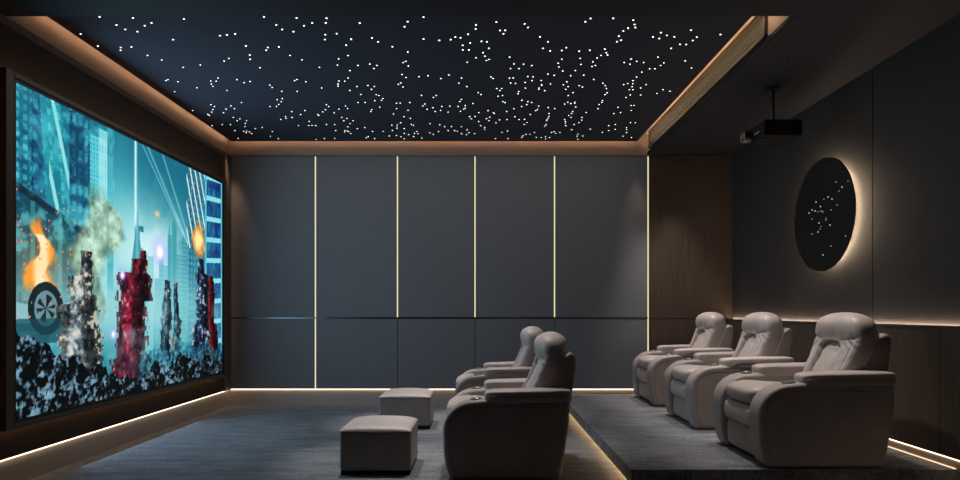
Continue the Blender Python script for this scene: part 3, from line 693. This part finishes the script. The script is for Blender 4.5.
def place(t, x, y):
    t.location = (x, y, t.location.z)
r0 = make_recliner('taupe leather recliner beside the front ottoman, nearest on the floor')
r0.location = (-.270, 4.96, 0)
spots = [(-.270, 6.72, 0, 'taupe leather recliner on the floor behind the nearer one, close to the back wall'),
         (1.868, 4.735, PT, 'taupe leather recliner at the near end of the platform, largest of its row'),
         (1.865, 6.13, PT, 'taupe leather recliner in the middle of the platform row'),
         (1.868, 7.51, PT, 'taupe leather recliner at the far end of the platform, beside the wood panel')]
for x, y, z, lb in spots:
    c = copy_tree(r0); c.location = (x, y, z); c['label'] = lb
    if z: c.scale = (1.02, 1.045, 1.01)

# ------------------------------------------------------------------ ottomans
def make_ottoman(label):
    t = thing('ottoman', label, 'ottoman', group='square ottomans')
    h = .26
    boxo('base', (-h+.008, h-.008, -h+.008, h-.008, 0, .04), M['blackmatte'], t)
    boxo('body', (-h, h, -h, h, .030, .318), M['leatherdk'], t, bevel=.018, seg=4)
    # cushion top: domed with four faint folds meeting in the middle
    bm = bmesh.new(); n = 36; rows = []
    def top(u, v):
        e = (1-u**10)*(1-v**10)
        dome = .034*(1-abs(u)**3.2)*(1-abs(v)**3.2)
        fold = -.005*math.exp(-((abs(u)-abs(v))/.035)**2)*(1-max(abs(u),abs(v)))*2
        return .319 + .024*e**.4 + dome + fold
    for j in range(n+1):
        row = []
        for i in range(n+1):
            a = math.sin((i/n-.5)*PI)*.999; b3 = math.sin((j/n-.5)*PI)*.999
            row.append(bm.verts.new((a*(h+.001), b3*(h+.001), top(a, b3))))
        rows.append(row)
    for j in range(n):
        for i in range(n):
            bm.faces.new((rows[j][i], rows[j][i+1], rows[j+1][i+1], rows[j+1][i]))
    edge = [rows[0][i] for i in range(n)] + [rows[j][n] for j in range(n)] + [rows[n][n-i] for i in range(n)] + [rows[n-j][0] for j in range(n)]
    low = [bm.verts.new((v.co.x, v.co.y, .315)) for v in edge]
    m_ = len(edge)
    for i in range(m_): bm.faces.new((edge[i], low[i], low[(i+1)%m_], edge[(i+1)%m_]))
    bm.faces.new(low[::-1])
    cu = bm_obj('cushion', bm, M['leather'], t, smooth=True)
    q = h-.001
    pp = []
    for (ax, ay, bx, by) in ((-q,-q,q,-q),(q,-q,q,q),(q,q,-q,q),(-q,q,-q,-q)):
        for k in range(8): pp.append((ax+(bx-ax)*k/8, ay+(by-ay)*k/8, .317))
    bm_obj('piping', tube_bm(pp, .0045, True, 6), M['stitch'], cu, smooth=True)
    return t
o1 = make_ottoman('square taupe leather ottoman nearest the camera'); o1.location = (-.772, 4.93, 0)
o2 = copy_tree(o1); o2.location = (-.775, 6.75, 0); o2['label'] = 'square taupe leather ottoman further back, near the back wall'

# ------------------------------------------------------------------ lamps
def area(name, loc, size, power, col, rot=(0,0,0), sy=None, spread=None):
    l = bpy.data.lights.new(name, 'AREA'); l.energy = power; l.color = col; l.size = size
    if sy: l.shape = 'RECTANGLE'; l.size_y = sy
    if spread: l.spread = math.radians(spread)
    o = bpy.data.objects.new(name, l); o.location = loc; o.rotation_euler = rot; C.objects.link(o); return o
def spot(name, loc, target, power, col, ang, blend=.6, r=.04):
    l = bpy.data.lights.new(name, 'SPOT'); l.energy = power; l.color = col; l.spot_size = math.radians(ang)
    l.spot_blend = blend; l.shadow_soft_size = r
    o = bpy.data.objects.new(name, l); o.location = loc
    d = Vector(target)-Vector(loc); o.rotation_euler = d.to_track_quat('-Z','Y').to_euler(); C.objects.link(o); return o
WARM = (1,.91,.84); COOL = (.72,.84,1)
# invented downlights: unlit black rings plus spots, added to light the platform recliners
wheres = ('over the nearest platform recliner', 'over the middle platform recliner', 'over the farthest platform recliner')
for y, wt in zip((5.05, 6.42, 7.75), wheres):
    d = thing('added_downlight', 'tiny black stand-in downlight added to the soffit ' + wt, 'downlight', (2.42, y, ZC), group='added soffit downlights')
    rp = [(.026*math.cos(2*PI*i/20), .026*math.sin(2*PI*i/20), -.001) for i in range(20)]
    bm_obj('trim_ring', tube_bm(rp, .003, True, 6), M['black'], d, smooth=True)
    spot('added soffit spot', (2.42, y, ZC-.012), (2.35, y-.05, .7), 95, WARM, 60, .8)
for y in (5.10, 6.45, 7.80):  # spots without fixtures, added to brighten the platform row
    spot('added overhead spot', (1.75, y, 3.32), (2.25, y-.20, .8), 175, WARM, 46, .9)
for y in (5.45, 7.2):  # more fixtureless spots, added over the floor recliners and ottomans
    spot('added overhead spot', (.0, y, 3.32), (.10, y-.25, .5), 210, (1,.93,.88), 44, .8)
    spot('added overhead spot', (-1.05, y-.05, 3.32), (-.80, y-.30, 0), 230, (1,.95,.92), 34, .8)
area('screen fill', (SX+.022, (Y0+Y1)/2, 1.6), 3.2, 30, (.48,.73,1), (0, -PI/2, 0), 2.1)  # added lamp that strengthens the screen's light on the room
area('ceiling fill', (-.4, 6.2, 3.32), 4.6, 22, (1,.92,.87), (0,0,0), 3.4)  # added soft lamp, stands in for spill from the star panel
# added spots imitating cove light that leaks down at the panel corners
spot('corner leak spot', (-3.12, 7.96, 3.17), (-3.17, 8.14, 1.5), 26, (1,.62,.38), 42, 1)
spot('corner leak spot', (1.98, 7.98, 3.17), (2.0, 8.14, 1.5), 12, (1,.78,.62), 40, 1)

# ------------------------------------------------------------------ world, camera, view
w = bpy.data.worlds.new('dark'); sc.world = w; w.use_nodes = True
w.node_tree.nodes['Background'].inputs[0].default_value = (.01,.011,.013,1)
cam = bpy.data.cameras.new('camera'); co_ = bpy.data.objects.new('camera', cam); C.objects.link(co_)
co_.location = (0,0,1.2); co_.rotation_euler = (PI/2,0,0)
cam.sensor_width = 36; cam.lens = 24.0; cam.shift_x = -1/960; cam.shift_y = 71/960
cam.clip_start = .05
sc.camera = co_
sc.view_settings.view_transform = 'Standard'; sc.view_settings.look = 'None'
sc.view_settings.exposure = 0; sc.view_settings.gamma = 1; sc.view_settings.use_curve_mapping = False
sc.cycles.max_bounces = 6; sc.cycles.sample_clamp_indirect = 3
sc.cycles.use_denoising = True
